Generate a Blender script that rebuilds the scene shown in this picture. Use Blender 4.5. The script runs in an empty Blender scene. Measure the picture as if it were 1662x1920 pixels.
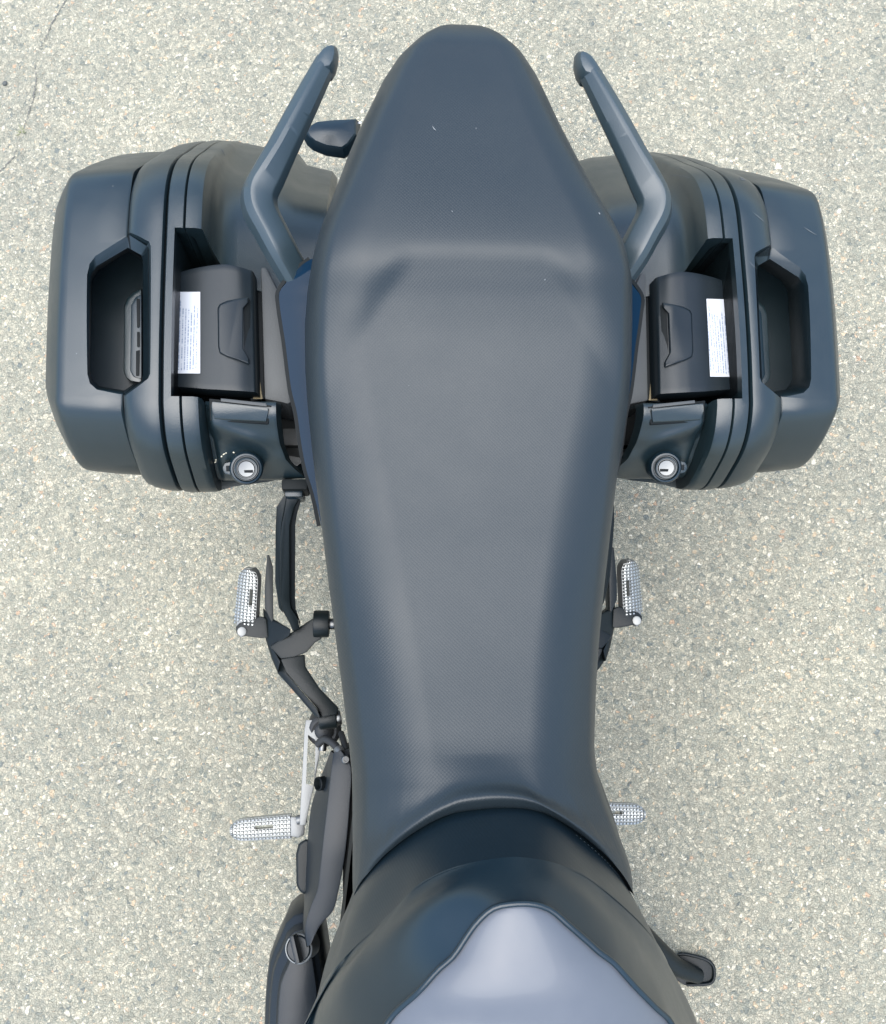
import bpy, bmesh, math, random
from mathutils import Vector, Matrix
random.seed(7)
sc = bpy.context.scene
# ------------------------------------------------------------------ camera, sky, sun, exposure
LEAN = math.radians(8.0)                      # the bike rests on its side stand
LM = Matrix.Rotation(LEAN, 4, 'Y')            # bike space -> world
CROT = Matrix(((0.9966209416, 0.0064574860, -0.0818840623),
               (-0.0198204243, 0.9863522049, -0.1634517627),
               (0.0797110379, 0.1645224265, 0.9831472533)))
CPOS = Vector((-0.1099822448, 0.0, 1.75))
FPX, IW, IH = 1662.0, 1662.0, 1920.0
cam = bpy.data.cameras.new('camera'); camo = bpy.data.objects.new('camera', cam)
sc.collection.objects.link(camo); sc.camera = camo
cam.sensor_fit = 'HORIZONTAL'; cam.sensor_width = 36.0; cam.lens = 36.0 * FPX / IW
cam.clip_start = 0.05; cam.clip_end = 1000.0
camo.matrix_world = LM @ (Matrix.Translation(CPOS) @ CROT.to_4x4())

SUN_EL, SUN_AZ = math.radians(82), math.radians(-160)      # azimuth from +Y (bike's rear) towards +X
world = bpy.data.worlds.new('World'); sc.world = world; world.use_nodes = True
wn = world.node_tree.nodes; wl = world.node_tree.links
bg = wn['Background']
sky = wn.new('ShaderNodeTexSky'); sky.sky_type = 'NISHITA'; sky.sun_disc = False
sky.sun_elevation = SUN_EL; sky.sun_rotation = SUN_AZ
sky.air_density = 1.0; sky.dust_density = 1.2; sky.ozone_density = 1.0
wl.new(sky.outputs[0], bg.inputs[0]); bg.inputs[1].default_value = 0.085
sl = bpy.data.lights.new('sun', 'SUN'); so = bpy.data.objects.new('sun', sl); sc.collection.objects.link(so)
sl.energy = 1.5; sl.angle = math.radians(72); sl.color = (1.0, 0.985, 0.93)
sd = Vector((math.sin(SUN_AZ) * math.cos(SUN_EL), math.cos(SUN_AZ) * math.cos(SUN_EL), math.sin(SUN_EL)))
so.rotation_euler = (-sd).to_track_quat('-Z', 'Y').to_euler(); so.location = sd * 20
vs = sc.view_settings
vs.view_transform = 'Standard'; vs.look = 'None'; vs.gamma = 1.0; vs.use_curve_mapping = False
vs.exposure = 2.18

# ------------------------------------------------------------------ pixel -> bike space (distance from the height of what is touched)
def ray(u, v): return CROT @ Vector(((u - IW / 2) / FPX, -(v - IH / 2) / FPX, -1.0))
def P(u, v, z):
    d = ray(u, v); return CPOS + d * ((z - CPOS.z) / d.z)
def PY(u, v, x):
    d = ray(u, v); return CPOS + d * ((x - CPOS.x) / d.x)
def PG(u, v, h=0.0):                           # world height h, result in world space
    o = LM @ CPOS; d = LM.to_3x3() @ ray(u, v)
    return o + d * ((h - o.z) / d.z)

# ------------------------------------------------------------------ materials
def mat(name, col, rough=0.5, metal=0.0, spec=0.5, coat=0.0, coat_rough=0.05, grain=None, mottle=0.0, rvar=0.0):
    m = bpy.data.materials.new(name); m.use_nodes = True
    nt = m.node_tree; n = nt.nodes; l = nt.links; b = n['Principled BSDF']
    b.inputs['Base Color'].default_value = (*col, 1); b.inputs['Roughness'].default_value = rough
    b.inputs['Metallic'].default_value = metal; b.inputs['Specular IOR Level'].default_value = spec
    b.inputs['Coat Weight'].default_value = coat; b.inputs['Coat Roughness'].default_value = coat_rough
    tc = n.new('ShaderNodeTexCoord')
    if grain:
        sc_, dist = grain
        t = n.new('ShaderNodeTexNoise'); t.inputs['Scale'].default_value = sc_; t.inputs['Detail'].default_value = 2
        l.new(tc.outputs['Object'], t.inputs['Vector'])
        bu = n.new('ShaderNodeBump'); bu.inputs['Distance'].default_value = dist; bu.inputs['Strength'].default_value = 1.0
        l.new(t.outputs['Fac'], bu.inputs['Height']); l.new(bu.outputs[0], b.inputs['Normal'])
    if mottle or rvar:
        t = n.new('ShaderNodeTexNoise'); t.inputs['Scale'].default_value = 14; t.inputs['Detail'].default_value = 6
        t.inputs['Roughness'].default_value = 0.65
        l.new(tc.outputs['Object'], t.inputs['Vector'])
        if mottle:
            mx = n.new('ShaderNodeMix'); mx.data_type = 'RGBA'
            mx.inputs['A'].default_value = (*[c * (1 - mottle) for c in col], 1)
            mx.inputs['B'].default_value = (*[c * (1 + mottle) for c in col], 1)
            l.new(t.outputs['Fac'], mx.inputs['Factor']); l.new(mx.outputs['Result'], b.inputs['Base Color'])
        if rvar:
            mr = n.new('ShaderNodeMapRange'); mr.inputs['To Min'].default_value = rough - rvar; mr.inputs['To Max'].default_value = rough + rvar
            mr.inputs['From Min'].default_value = 0.3; mr.inputs['From Max'].default_value = 0.7
            l.new(t.outputs['Fac'], mr.inputs['Value']); l.new(mr.outputs[0], b.inputs['Roughness'])
    return m

def vinyl(name, col, rough, period, depth, cshade):
    """moulded vinyl with a fine diagonal grid of raised dots"""
    m = mat(name, col, rough, spec=0.40)
    nt = m.node_tree; n = nt.nodes; l = nt.links; b = n['Principled BSDF']
    tc = next(x for x in n if x.type == 'TEX_COORD')
    sp = n.new('ShaderNodeSeparateXYZ'); l.new(tc.outputs['Object'], sp.inputs[0])
    def M(op, a, c=None):
        k = n.new('ShaderNodeMath'); k.operation = op
        for i, q in enumerate((a, c)):
            if q is None: continue
            if isinstance(q, (int, float)): k.inputs[i].default_value = q
            else: l.new(q, k.inputs[i])
        return k.outputs[0]
    k = 2 * math.pi / period
    a = M('SINE', M('MULTIPLY', sp.outputs[0], k))
    c = M('SINE', M('MULTIPLY', sp.outputs[1], k))
    h = M('MULTIPLY', a, c)
    hh = M('ADD', M('MULTIPLY', h, 0.5), 0.5)
    t = n.new('ShaderNodeTexNoise'); t.inputs['Scale'].default_value = 5; t.inputs['Detail'].default_value = 7; t.inputs['Roughness'].default_value = 0.7
    l.new(tc.outputs['Object'], t.inputs['Vector'])
    bu = n.new('ShaderNodeBump'); bu.inputs['Distance'].default_value = depth; l.new(hh, bu.inputs['Height'])
    l.new(bu.outputs[0], b.inputs['Normal'])
    mx = n.new('ShaderNodeMix'); mx.data_type = 'RGBA'
    mx.inputs['A'].default_value = (*[x * (1 - cshade) for x in col], 1); mx.inputs['B'].default_value = (*[x * (1 + cshade) for x in col], 1)
    l.new(M('ADD', M('MULTIPLY', hh, 0.6), M('MULTIPLY', t.outputs['Fac'], 0.4)), mx.inputs['Factor'])
    l.new(mx.outputs['Result'], b.inputs['Base Color'])
    mr = n.new('ShaderNodeMapRange'); mr.inputs['From Min'].default_value = 0.3; mr.inputs['From Max'].default_value = 0.7
    mr.inputs['To Min'].default_value = rough - 0.05; mr.inputs['To Max'].default_value = rough + 0.05
    l.new(t.outputs['Fac'], mr.inputs['Value']); l.new(mr.outputs[0], b.inputs['Roughness'])
    return m

MT = {
 'vinyl': vinyl('seat_vinyl', (0.012, 0.0185, 0.023), 0.43, 0.0039, 0.00007, 0.12),
 'vinyl2': vinyl('nose_vinyl', (0.005, 0.013, 0.019), 0.40, 0.0039, 0.00005, 0.12),
 'plastic': mat('case_plastic', (0.006, 0.014, 0.018), 0.38, spec=0.65, grain=(900, 0.00012), mottle=0.12, rvar=0.05),
 'plastic2': mat('grained_plastic', (0.007, 0.015, 0.018), 0.36, spec=0.7, grain=(700, 0.00018), mottle=0.2, rvar=0.07),
 'plastic3': mat('tank_shroud_plastic', (0.004, 0.013, 0.020), 0.33, grain=(900, 0.0001), mottle=0.12, rvar=0.04),
 'greyplastic': mat('grey_plastic', (0.050, 0.054, 0.055), 0.55, spec=0.35, grain=(700, 0.0002), mottle=0.15),
 'rail': mat('rail_paint', (0.018, 0.032, 0.040), 0.42, spec=0.7, grain=(1200, 0.00012), mottle=0.1),
 'gloss': mat('gloss_panel', (0.003, 0.014, 0.030), 0.07, spec=0.09),
 'tank': mat('tank_paint', (0.078, 0.087, 0.103), 0.42, metal=0.0, coat=0.12, coat_rough=0.10, mottle=0.10, rvar=0.08),
 'rubber': mat('rubber', (0.014, 0.015, 0.016), 0.62, grain=(300, 0.0003)),
 'void': mat('dark_plastic', (0.004, 0.006, 0.007), 0.6, spec=0.15),
 'bracket': mat('bracket_paint', (0.006, 0.009, 0.010), 0.38, spec=0.22, grain=(900, 0.0002), mottle=0.15),
 'alu': mat('aluminium', (0.46, 0.47, 0.46), 0.46, metal=0.9, grain=(500, 0.0002), mottle=0.06),
 'cover': mat('engine_cover_paint', (0.011, 0.015, 0.019), 0.40, spec=0.32, grain=(900, 0.00015), mottle=0.1),
 'chrome': mat('polished_steel', (0.135, 0.14, 0.142), 0.36, metal=1.0),
 'alu2': mat('dull_aluminium', (0.17, 0.175, 0.175), 0.5, metal=0.8, grain=(500, 0.0002)),
 'latch': mat('latch_plastic', (0.006, 0.010, 0.013), 0.38, spec=0.38, grain=(900, 0.0001), mottle=0.15, rvar=0.05),
 'collar': mat('collar_paint', (0.13, 0.14, 0.145), 0.4, metal=0.5),
 'lint': mat('lint', (0.16, 0.17, 0.175), 0.9),
 'lens': mat('clear_lens', (0.75, 0.76, 0.78), 0.12),
 'mud': mat('dry_mud', (0.20, 0.165, 0.10), 0.95, grain=(250, 0.002), mottle=0.5),
 'fleck': mat('chipped_fleck', (0.72, 0.66, 0.50), 0.8),
 'scuff': mat('scuffed_plastic', (0.09, 0.10, 0.105), 0.7, mottle=0.4),
 'tyre': mat('tyre_rubber', (0.02, 0.02, 0.02), 0.8, grain=(200, 0.001)),
 'grass': mat('grass_blade', (0.17, 0.19, 0.08), 0.6),
 'crack': mat('crack_dirt', (0.115, 0.113, 0.10), 0.95, mottle=0.4),
 'pebble': mat('dark_pebble', (0.07, 0.075, 0.07), 0.8, mottle=0.3),
}

def label_mat():
    m = mat('printed_label', (0.78, 0.80, 0.84), 0.45)
    nt = m.node_tree; n = nt.nodes; l = nt.links; b = n['Principled BSDF']
    tc = next(x for x in n if x.type == 'TEX_COORD')
    sp = n.new('ShaderNodeSeparateXYZ'); l.new(tc.outputs['Generated'], sp.inputs[0])
    def M(op, a, c=None):
        k = n.new('ShaderNodeMath'); k.operation = op
        for i, q in enumerate((a, c)):
            if q is None: continue
            if isinstance(q, (int, float)): k.inputs[i].default_value = q
            else: l.new(q, k.inputs[i])
        return k.outputs[0]
    x, y = sp.outputs[0], sp.outputs[1]
    row = M('MULTIPLY', x, 9.0)
    fr = M('FRACT', row); line = M('LESS_THAN', M('ABSOLUTE', M('SUBTRACT', fr, 0.5)), 0.20)
    cb = n.new('ShaderNodeCombineXYZ'); l.new(M('MULTIPLY', y, 95.0), cb.inputs[0]); l.new(M('MULTIPLY', M('FLOOR', row), 7.31), cb.inputs[1])
    t = n.new('ShaderNodeTexNoise'); t.inputs['Scale'].default_value = 1.0; t.inputs['Detail'].default_value = 1; l.new(cb.outputs[0], t.inputs['Vector'])
    word = M('GREATER_THAN', t.outputs['Fac'], 0.46)
    # ragged right-hand ends, clear margins
    cb2 = n.new('ShaderNodeCombineXYZ'); l.new(M('MULTIPLY', M('FLOOR', row), 3.7), cb2.inputs[0])
    w2 = n.new('ShaderNodeTexWhiteNoise'); l.new(cb2.outputs[0], w2.inputs['Vector'])
    end = M('LESS_THAN', y, M('ADD', M('MULTIPLY', w2.outputs['Value'], 0.18), 0.72))
    mar = M('MULTIPLY', M('GREATER_THAN', y, 0.05), M('MULTIPLY', M('GREATER_THAN', x, 0.02), M('LESS_THAN', x, 0.90)))
    f = M('MULTIPLY', M('MULTIPLY', line, word), M('MULTIPLY', end, mar))
    mx = n.new('ShaderNodeMix'); mx.data_type = 'RGBA'
    mx.inputs['A'].default_value = (0.46, 0.475, 0.50, 1); mx.inputs['B'].default_value = (0.17, 0.21, 0.28, 1)
    l.new(f, mx.inputs['Factor']); l.new(mx.outputs['Result'], b.inputs['Base Color'])
    return m
MT['label'] = label_mat()

def asphalt_mat():
    m = bpy.data.materials.new('worn_asphalt'); m.use_nodes = True
    nt = m.node_tree; n = nt.nodes; l = nt.links; b = n['Principled BSDF']
    tc = n.new('ShaderNodeTexCoord')
    def noise(scale, det=3, r=0.5):
        t = n.new('ShaderNodeTexNoise'); t.inputs['Scale'].default_value = scale; t.inputs['Detail'].default_value = det
        t.inputs['Roughness'].default_value = r; l.new(tc.outputs['Object'], t.inputs['Vector']); return t
    warp = noise(110, 3)
    vm = n.new('ShaderNodeVectorMath'); vm.operation = 'SCALE'; vm.inputs['Scale'].default_value = 0.014; l.new(warp.outputs['Color'], vm.inputs[0])
    va = n.new('ShaderNodeVectorMath'); l.new(tc.outputs['Object'], va.inputs[0]); l.new(vm.outputs[0], va.inputs[1])
    def voro(scale, feat='F1'):
        t = n.new('ShaderNodeTexVoronoi'); t.inputs['Scale'].default_value = scale; t.feature = feat; t.voronoi_dimensions = '2D'
        t.inputs['Randomness'].default_value = 1.0; l.new(va.outputs[0], t.inputs['Vector']); return t
    def ramp(src, stops, interp='LINEAR'):
        r = n.new('ShaderNodeValToRGB'); r.color_ramp.interpolation = interp; e = r.color_ramp.elements
        while len(e) > 1: e.remove(e[-1])
        e[0].position = stops[0][0]; e[0].color = (*stops[0][1], 1)
        for p, c in stops[1:]:
            k = e.new(p); k.color = (*c, 1)
        l.new(src, r.inputs[0]); return r
    def mix(f, a, c, bt='MIX'):
        k = n.new('ShaderNodeMix'); k.data_type = 'RGBA'; k.blend_type = bt
        for nm, q in (('Factor', f), ('A', a), ('B', c)):
            if isinstance(q, (int, float)): k.inputs[nm].default_value = q
            elif isinstance(q, tuple): k.inputs[nm].default_value = (*q, 1)
            else: l.new(q, k.inputs[nm])
        return k.outputs['Result']
    def sepx(c):
        s = n.new('ShaderNodeSeparateColor'); l.new(c, s.inputs[0]); return s
    A = (0.155, 0.16, 0.140)
    pal = [(0.0, (0.196, 0.203, 0.174)), (0.05, (0.251, 0.247, 0.200)), (0.28, (0.290, 0.274, 0.217)), (0.55, (0.329, 0.308, 0.244)), (0.74, (0.393, 0.358, 0.278)),
           (0.86, (0.482, 0.435, 0.336)), (0.945, (0.462, 0.363, 0.252)), (0.962, (0.443, 0.312, 0.217)), (0.972, (0.167, 0.180, 0.166)), (0.985, (0.609, 0.557, 0.452))]
    v1, v2 = voro(112), voro(240)
    e1, e2 = voro(112, 'DISTANCE_TO_EDGE'), voro(240, 'DISTANCE_TO_EDGE')
    s1, s2 = sepx(v1.outputs['Color']), sepx(v2.outputs['Color'])
    c1 = ramp(s1.outputs[0], pal, 'CONSTANT').outputs[0]; c2 = ramp(s2.outputs[0], pal, 'CONSTANT').outputs[0]
    # bitumen between the stones
    g1 = ramp(e1.outputs['Distance'], [(0.02, (0, 0, 0)), (0.18, (1, 1, 1))]).outputs[0]
    g2 = ramp(e2.outputs['Distance'], [(0.0, (.55, .55, .55)), (0.20, (1, 1, 1))]).outputs[0]
    fine = noise(420, 3, 0.7)
    mtx = mix(fine.outputs['Fac'], (0.20, 0.20, 0.168), (0.40, 0.388, 0.318))
    c2b = mix(g2, mtx, c2)
    # about a third of the large cells are exposed stones, the rest is fine aggregate
    big = ramp(s1.outputs[1], [(0.0, (0, 0, 0)), (0.66, (1, 1, 1))], 'CONSTANT').outputs[0]
    k = n.new('ShaderNodeMath'); k.operation = 'MULTIPLY'; l.new(big, k.inputs[0]); l.new(g1, k.inputs[1])
    col = mix(k.outputs[0], c2b, c1)
    big_n = noise(2.2, 5, 0.6); tint = ramp(big_n.outputs['Fac'], [(0.3, (0.86, 0.87, 0.87)), (0.7, (1.12, 1.11, 1.07))]).outputs[0]
    col = mix(1.0, col, tint, 'MULTIPLY')
    mid = noise(38, 4, 0.6); t2 = ramp(mid.outputs['Fac'], [(0.32, (0.90, 0.905, 0.91)), (0.68, (1.12, 1.11, 1.09))]).outputs[0]
    col = mix(1.0, col, t2, 'MULTIPLY')
    spk = ramp(noise(700, 1).outputs['Fac'], [(0.36, (0.77, 0.78, 0.79)), (0.64, (1.26, 1.26, 1.25))]).outputs[0]
    col = mix(1.0, col, spk, 'MULTIPLY')
    l.new(col, b.inputs['Base Color'])
    b.inputs['Roughness'].default_value = 0.85; b.inputs['Specular IOR Level'].default_value = 0.3
    h = mix(0.45, g2, mix(k.outputs[0], (0.0, 0.0, 0.0), g1), 'ADD'); h = mix(0.5, h, fine.outputs['Color'], 'ADD')
    bu = n.new('ShaderNodeBump'); bu.inputs['Distance'].default_value = 0.003; bu.inputs['Strength'].default_value = 1.0
    l.new(h, bu.inputs['Height']); l.new(bu.outputs[0], b.inputs['Normal'])
    return m
MT['asphalt'] = asphalt_mat()

# ------------------------------------------------------------------ mesh helpers
COL = sc.collection
def link(name, me, m, parent=None, angle=35):
    me.materials.clear(); me.materials.append(MT[m] if isinstance(m, str) else m)
    for p in me.polygons: p.use_smooth = True
    if angle is not None: me.set_sharp_from_angle(angle=math.radians(angle))
    o = bpy.data.objects.new(name, me); COL.objects.link(o)
    if parent: o.parent = parent
    return o
def tomesh(name, bm, bevel=0.0, seg=2, blimit=28):
    bmesh.ops.remove_doubles(bm, verts=bm.verts, dist=1e-6)
    bmesh.ops.recalc_face_normals(bm, faces=bm.faces)
    if bevel > 0:
        ed = [e for e in bm.edges if len(e.link_faces) == 2 and e.calc_face_angle(0) > math.radians(blimit)]
        bmesh.ops.bevel(bm, geom=ed, offset=bevel, segments=seg, profile=0.6, affect='EDGES', clamp_overlap=True)
    me = bpy.data.meshes.new(name); bm.to_mesh(me); bm.free(); return me
def V(p): return p if isinstance(p, Vector) else Vector(p)
def cr(pts, n):
    """Catmull-Rom through pts, n samples, evenly in chord length"""
    pts = [V(p) for p in pts]; d = [0.0]
    for a, b in zip(pts, pts[1:]): d.append(d[-1] + max((b - a).length, 1e-9))
    out = []
    for i in range(n):
        t = d[-1] * i / (n - 1); k = 0
        while k < len(pts) - 2 and t > d[k + 1]: k += 1
        s = (t - d[k]) / (d[k + 1] - d[k])
        p1, p2 = pts[k], pts[k + 1]
        h = d[k + 1] - d[k]
        m1 = (p2 - pts[k - 1]) * (h / (d[k + 1] - d[k - 1])) if k > 0 else (p2 - p1)
        m2 = (pts[k + 2] - p1) * (h / (d[k + 2] - d[k])) if k < len(pts) - 2 else (p2 - p1)
        s2, s3 = s * s, s * s * s
        out.append(p1 * (2 * s3 - 3 * s2 + 1) + m1 * (s3 - 2 * s2 + s) + p2 * (-2 * s3 + 3 * s2) + m2 * (s3 - s2))
    return out
def lin(tab, x):
    """monotone smooth table look-up"""
    if x <= tab[0][0]: return tab[0][1]
    for (a, p), (b, q) in zip(tab, tab[1:]):
        if x <= b:
            t = (x - a) / (b - a); return p + (q - p) * t
    return tab[-1][1]
def ss(a, b, x):
    t = min(1, max(0, (x - a) / (b - a))); return t * t * (3 - 2 * t)
def smt(tab, x):
    if x <= tab[0][0]: return tab[0][1]
    for (a, p), (b, q) in zip(tab, tab[1:]):
        if x <= b: return p + (q - p) * ss(a, b, x)
    return tab[-1][1]
def grid(bm, rows, closed=False):
    vr = [[bm.verts.new(p) for p in r] for r in rows]
    for a, b in zip(vr, vr[1:]):
        k = len(a)
        for i in range(k if closed else k - 1):
            j = (i + 1) % k
            try: bm.faces.new((a[i], a[j], b[j], b[i]))
            except ValueError: pass
    return vr
def loft(name, rings, bevel=0, seg=2, caps=True):
    bm = bmesh.new(); vr = grid(bm, rings, closed=True)
    if caps: bm.faces.new(vr[0][::-1]); bm.faces.new(vr[-1])
    return tomesh(name, bm, bevel, seg)
def prism(name, top, down, bevel=0.002, seg=2, shrink=1.0):
    """polygon (3-D points) extruded by the vector down"""
    top = [V(p) for p in top]; c = sum(top, Vector()) / len(top)
    bot = [c + (p - c) * shrink + V(down) for p in top]
    return loft(name, [top, bot], bevel, seg)
def box(name, c, s, bevel=0.003, rot=None, seg=2):
    bm = bmesh.new(); bmesh.ops.create_cube(bm, size=1.0)
    mtx = Matrix.Translation(V(c)) @ (rot.to_4x4() if rot else Matrix()) @ Matrix.Diagonal((*s, 1))
    bmesh.ops.transform(bm, matrix=mtx, verts=bm.verts)
    return tomesh(name, bm, bevel, seg)
def cyl(name, a, b, r1, r2=None, n=28, bevel=0.0015):
    a, b = V(a), V(b); r2 = r1 if r2 is None else r2
    q = (b - a).to_track_quat('Z', 'X').to_matrix()
    ring = lambda c, r: [c + q @ Vector((math.cos(2 * math.pi * i / n) * r, math.sin(2 * math.pi * i / n) * r, 0)) for i in range(n)]
    return loft(name, [ring(a, r1), ring(b, r2)], bevel)
def lathe(name, a, axis, prof, n=40):
    """profile of (distance along axis, radius)"""
    a = V(a); axis = V(axis).normalized(); q = axis.to_track_quat('Z', 'X').to_matrix()
    return loft(name, [[a + axis * h + q @ Vector((math.cos(2 * math.pi * i / n) * r, math.sin(2 * math.pi * i / n) * r, 0)) for i in range(n)] for h, r in prof])
def sweep(name, path, sect, scales=None, up=(0, 0, 1), n=None, bevel=0.0, caps=True):
    """section polygon (side, up) swept along the path; side is to the right of travel"""
    if n: path = cr(path, n)
    path = [V(p) for p in path]; rings = []
    for i, p in enumerate(path):
        t = (path[min(i + 1, len(path) - 1)] - path[max(i - 1, 0)]).normalized()
        s = t.cross(V(up)).normalized(); w = s.cross(t).normalized()
        k = 1.0
        if scales: k = lin(scales, i / (len(path) - 1))
        rings.append([p + s * (a * k) + w * (b * k) for a, b in sect])
    return loft(name, rings, bevel, caps=caps)
def circ(r, n=12): return [(math.cos(2 * math.pi * i / n) * r, math.sin(2 * math.pi * i / n) * r) for i in range(n)]
def boolean(me, cutters, op='DIFFERENCE'):
    """cut closed meshes out of a mesh"""
    o = bpy.data.objects.new('tmp', me); COL.objects.link(o); tmp = []
    for c in cutters:
        co = bpy.data.objects.new('tmpc', c); COL.objects.link(co); tmp.append(co)
        md = o.modifiers.new('b', 'BOOLEAN'); md.operation = op; md.object = co; md.solver = 'EXACT'
    dg = bpy.context.evaluated_depsgraph_get(); dg.update()
    r = bpy.data.meshes.new_from_object(o.evaluated_get(dg))
    for k in tmp + [o]: bpy.data.objects.remove(k)
    return r
def mirror(me, off=Vector()):
    """the left-hand mesh mirrored across the bike's mid-plane"""
    c = me.copy(); c.transform(Matrix.Diagonal((-1, 1, 1, 1))); c.flip_normals(); c.transform(Matrix.Translation(off)); return c
def root(name, label, cat, mtx=None, group=None):
    o = bpy.data.objects.new(name, None); COL.objects.link(o); o.empty_display_size = 0.1
    o['label'] = label; o['category'] = cat
    if group: o['group'] = group
    if mtx is not None: o.matrix_world = mtx
    return o

# ------------------------------------------------------------------ ground
bm = bmesh.new()
S = 150.0
grid(bm, [[Vector((-S, y, 0)), Vector((S, y, 0))] for y in (-S, S)])
gnd = link('ground', tomesh('ground', bm), 'asphalt', angle=None); gnd['kind'] = 'structure'
gnd['label'] = 'bleached grey asphalt full of pale and peach stones'
def crack(pix, wmax, seed):
    rnd = random.Random(seed); pts = cr([PG(*p) for p in pix], 170); bm = bmesh.new(); rows = []
    for i, p in enumerate(pts):
        t = i / (len(pts) - 1); w = wmax * (0.12 + 0.88 * abs(math.sin(7.5 * t + .6))) * rnd.uniform(0.1, 1.0)
        d = (pts[min(i + 1, len(pts) - 1)] - pts[max(i - 1, 0)]).normalized(); s = Vector((d.y, -d.x, 0)); c = p + s * rnd.gauss(0, 0.0012)
        rows.append([c - s * w / 2 + Vector((0, 0, 0.002)), c + s * w / 2 + Vector((0, 0, 0.002))])
    grid(bm, rows); link('crack', tomesh('crack', bm), 'crack', gnd, None)
crack([(130, -6), (112, 20), (96, 48), (86, 72), (72, 95), (66, 120), (68, 150), (64, 182), (54, 215), (46, 238), (36, 262), (27, 292), (10, 312), (-10, 332)], 0.0042, 1)
bm = bmesh.new(); rnd = random.Random(5); gc = PG(40, 248)
for i in range(16):
    a = rnd.uniform(0, 6.28); b = gc + Vector((math.cos(a), math.sin(a), 0)) * rnd.uniform(0, 0.008); ln = rnd.uniform(0.008, 0.020)
    tip = b + Vector((math.cos(a) * ln * 0.7, math.sin(a) * ln * 0.7, ln * 0.6)); sd_ = Vector((-math.sin(a), math.cos(a), 0)) * 0.0008
    v = [bm.verts.new(q) for q in (b - sd_, b + sd_, tip)]; bm.faces.new(v)
g = link('grass_tuft', tomesh('grass_tuft', bm), 'grass', None, None); g['label'] = 'tiny green grass tuft growing in the asphalt crack'; g['category'] = 'grass tuft'
bm = bmesh.new(); bmesh.ops.create_icosphere(bm, subdivisions=2, radius=0.006)
for v in bm.verts: v.co *= random.uniform(0.85, 1.12); v.co.z *= 0.6
bmesh.ops.translate(bm, verts=bm.verts, vec=PG(10, 157) + Vector((0, 0, 0.0022)))
g = link('pebble', tomesh('pebble', bm), 'pebble'); g['label'] = 'single dark pebble lying on the asphalt beside the crack'; g['category'] = 'pebble'

# ------------------------------------------------------------------ motorcycle
bike = root('motorcycle', 'black touring motorcycle with long seat and grey tank leaning on its side stand', 'motorcycle', LM.copy())

# --- seat
SL = [(842,55),(822,61),(800,70),(770,90),(742,120),(716,160),(697,200),(673,250),(652,300),(634,350),(616,400),(598,450),(586,500),(577,560),(572,620),(573,700),(577,760),(583,820),(592,900),(605,1000),(617,1100),(630,1200),(643,1300),(655,1400),(660,1450),(661,1500),(661,1560),(661,1600),(660,1640),(659,1690)]
SR = [(882,55),(905,62),(925,70),(955,90),(985,120),(1010,160),(1028,200),(1050,250),(1074,300),(1097,350),(1120,400),(1146,450),(1163,500),(1174,560),(1178,620),(1178,700),(1175,760),(1167,820),(1155,900),(1143,1000),(1132,1100),(1122,1200),(1115,1300),(1111,1400),(1114,1450),(1124,1500),(1141,1560),(1154,1600),(1167,1640),(1178,1665)]
def zed(v): return lin([(55, .825), (200, .815), (450, .80), (560, .785), (700, .772), (1000, .76), (1300, .752), (1450, .755), (1700, .745)], v)
sl_ = sorted([(P(u, v, zed(v)).y, P(u, v, zed(v)).x) for u, v in SL]); sr_ = sorted([(P(u, v, zed(v)).y, P(u, v, zed(v)).x) for u, v in SR])
apex = P(862, 54, .825)
sl_.append((apex.y, apex.x)); sr_.append((apex.y, apex.x))
zeb = sorted([(P(862, v, zed(v)).y, zed(v)) for v in range(55, 1700, 30)])
yv = lambda v, z: P(870, v, z).y
SEAM = [(663,1690,.735),(672,1658,.765),(690,1632,.787),(730,1590,.812),(790,1545,.832),(850,1515,.842),(900,1506,.846),(940,1503,.847),(985,1506,.845),(1020,1516,.842),(1075,1550,.832),(1125,1592,.812),(1152,1622,.79),(1168,1645,.765),(1180,1668,.735)]
seam = [P(*p) for p in SEAM]; seamd = cr(seam, 160)
seam_xy = sorted([(p.x, p.y, p.z) for p in seamd])
def seam_at(x):
    return lin([(a, b) for a, b, c in seam_xy], x), lin([(a, c) for a, b, c in seam_xy], x)
PASS = [(yv(1500,.85), .815), (yv(900,.83), .818), (yv(700,.84), .839), (yv(640,.85), .849), (yv(560,.86), .8645), (yv(500,.87), .878), (yv(440,.88), .8815), (yv(300,.88), .877), (yv(180,.87), .870), (yv(100,.86), .863), (apex.y, .857)]
RIDE = [(yv(1560,.85), .860), (yv(1500,.85), .854), (yv(1455,.84), .846), (yv(1380,.84), .836), (yv(1200,.83), .823), (yv(1000,.83), .818), (yv(900,.83), .819), (yv(750,.83), .827), (yv(640,.84), .840), (yv(560,.86), .8555), (yv(500,.87), .8725), (yv(440,.88), .884)]
PASS = cr([(a, 0, b) for a, b in sorted(PASS)], 80); PASS = [(p.x, p.z) for p in PASS]
RIDE = cr([(a, 0, b) for a, b in sorted(RIDE)], 80); RIDE = [(p.x, p.z) for p in RIDE]
y_step, y_wing = yv(492, .86), yv(690, .83)
def edge_y(ax):                                     # where the pillion pad steps down, bending forward towards the sides
    k = max(0.0, ax - 0.066)
    return y_step - 1.25 * (math.sqrt(k * k + 0.022 ** 2) - 0.022) - 0.06 * ax * ax / 0.18
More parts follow.
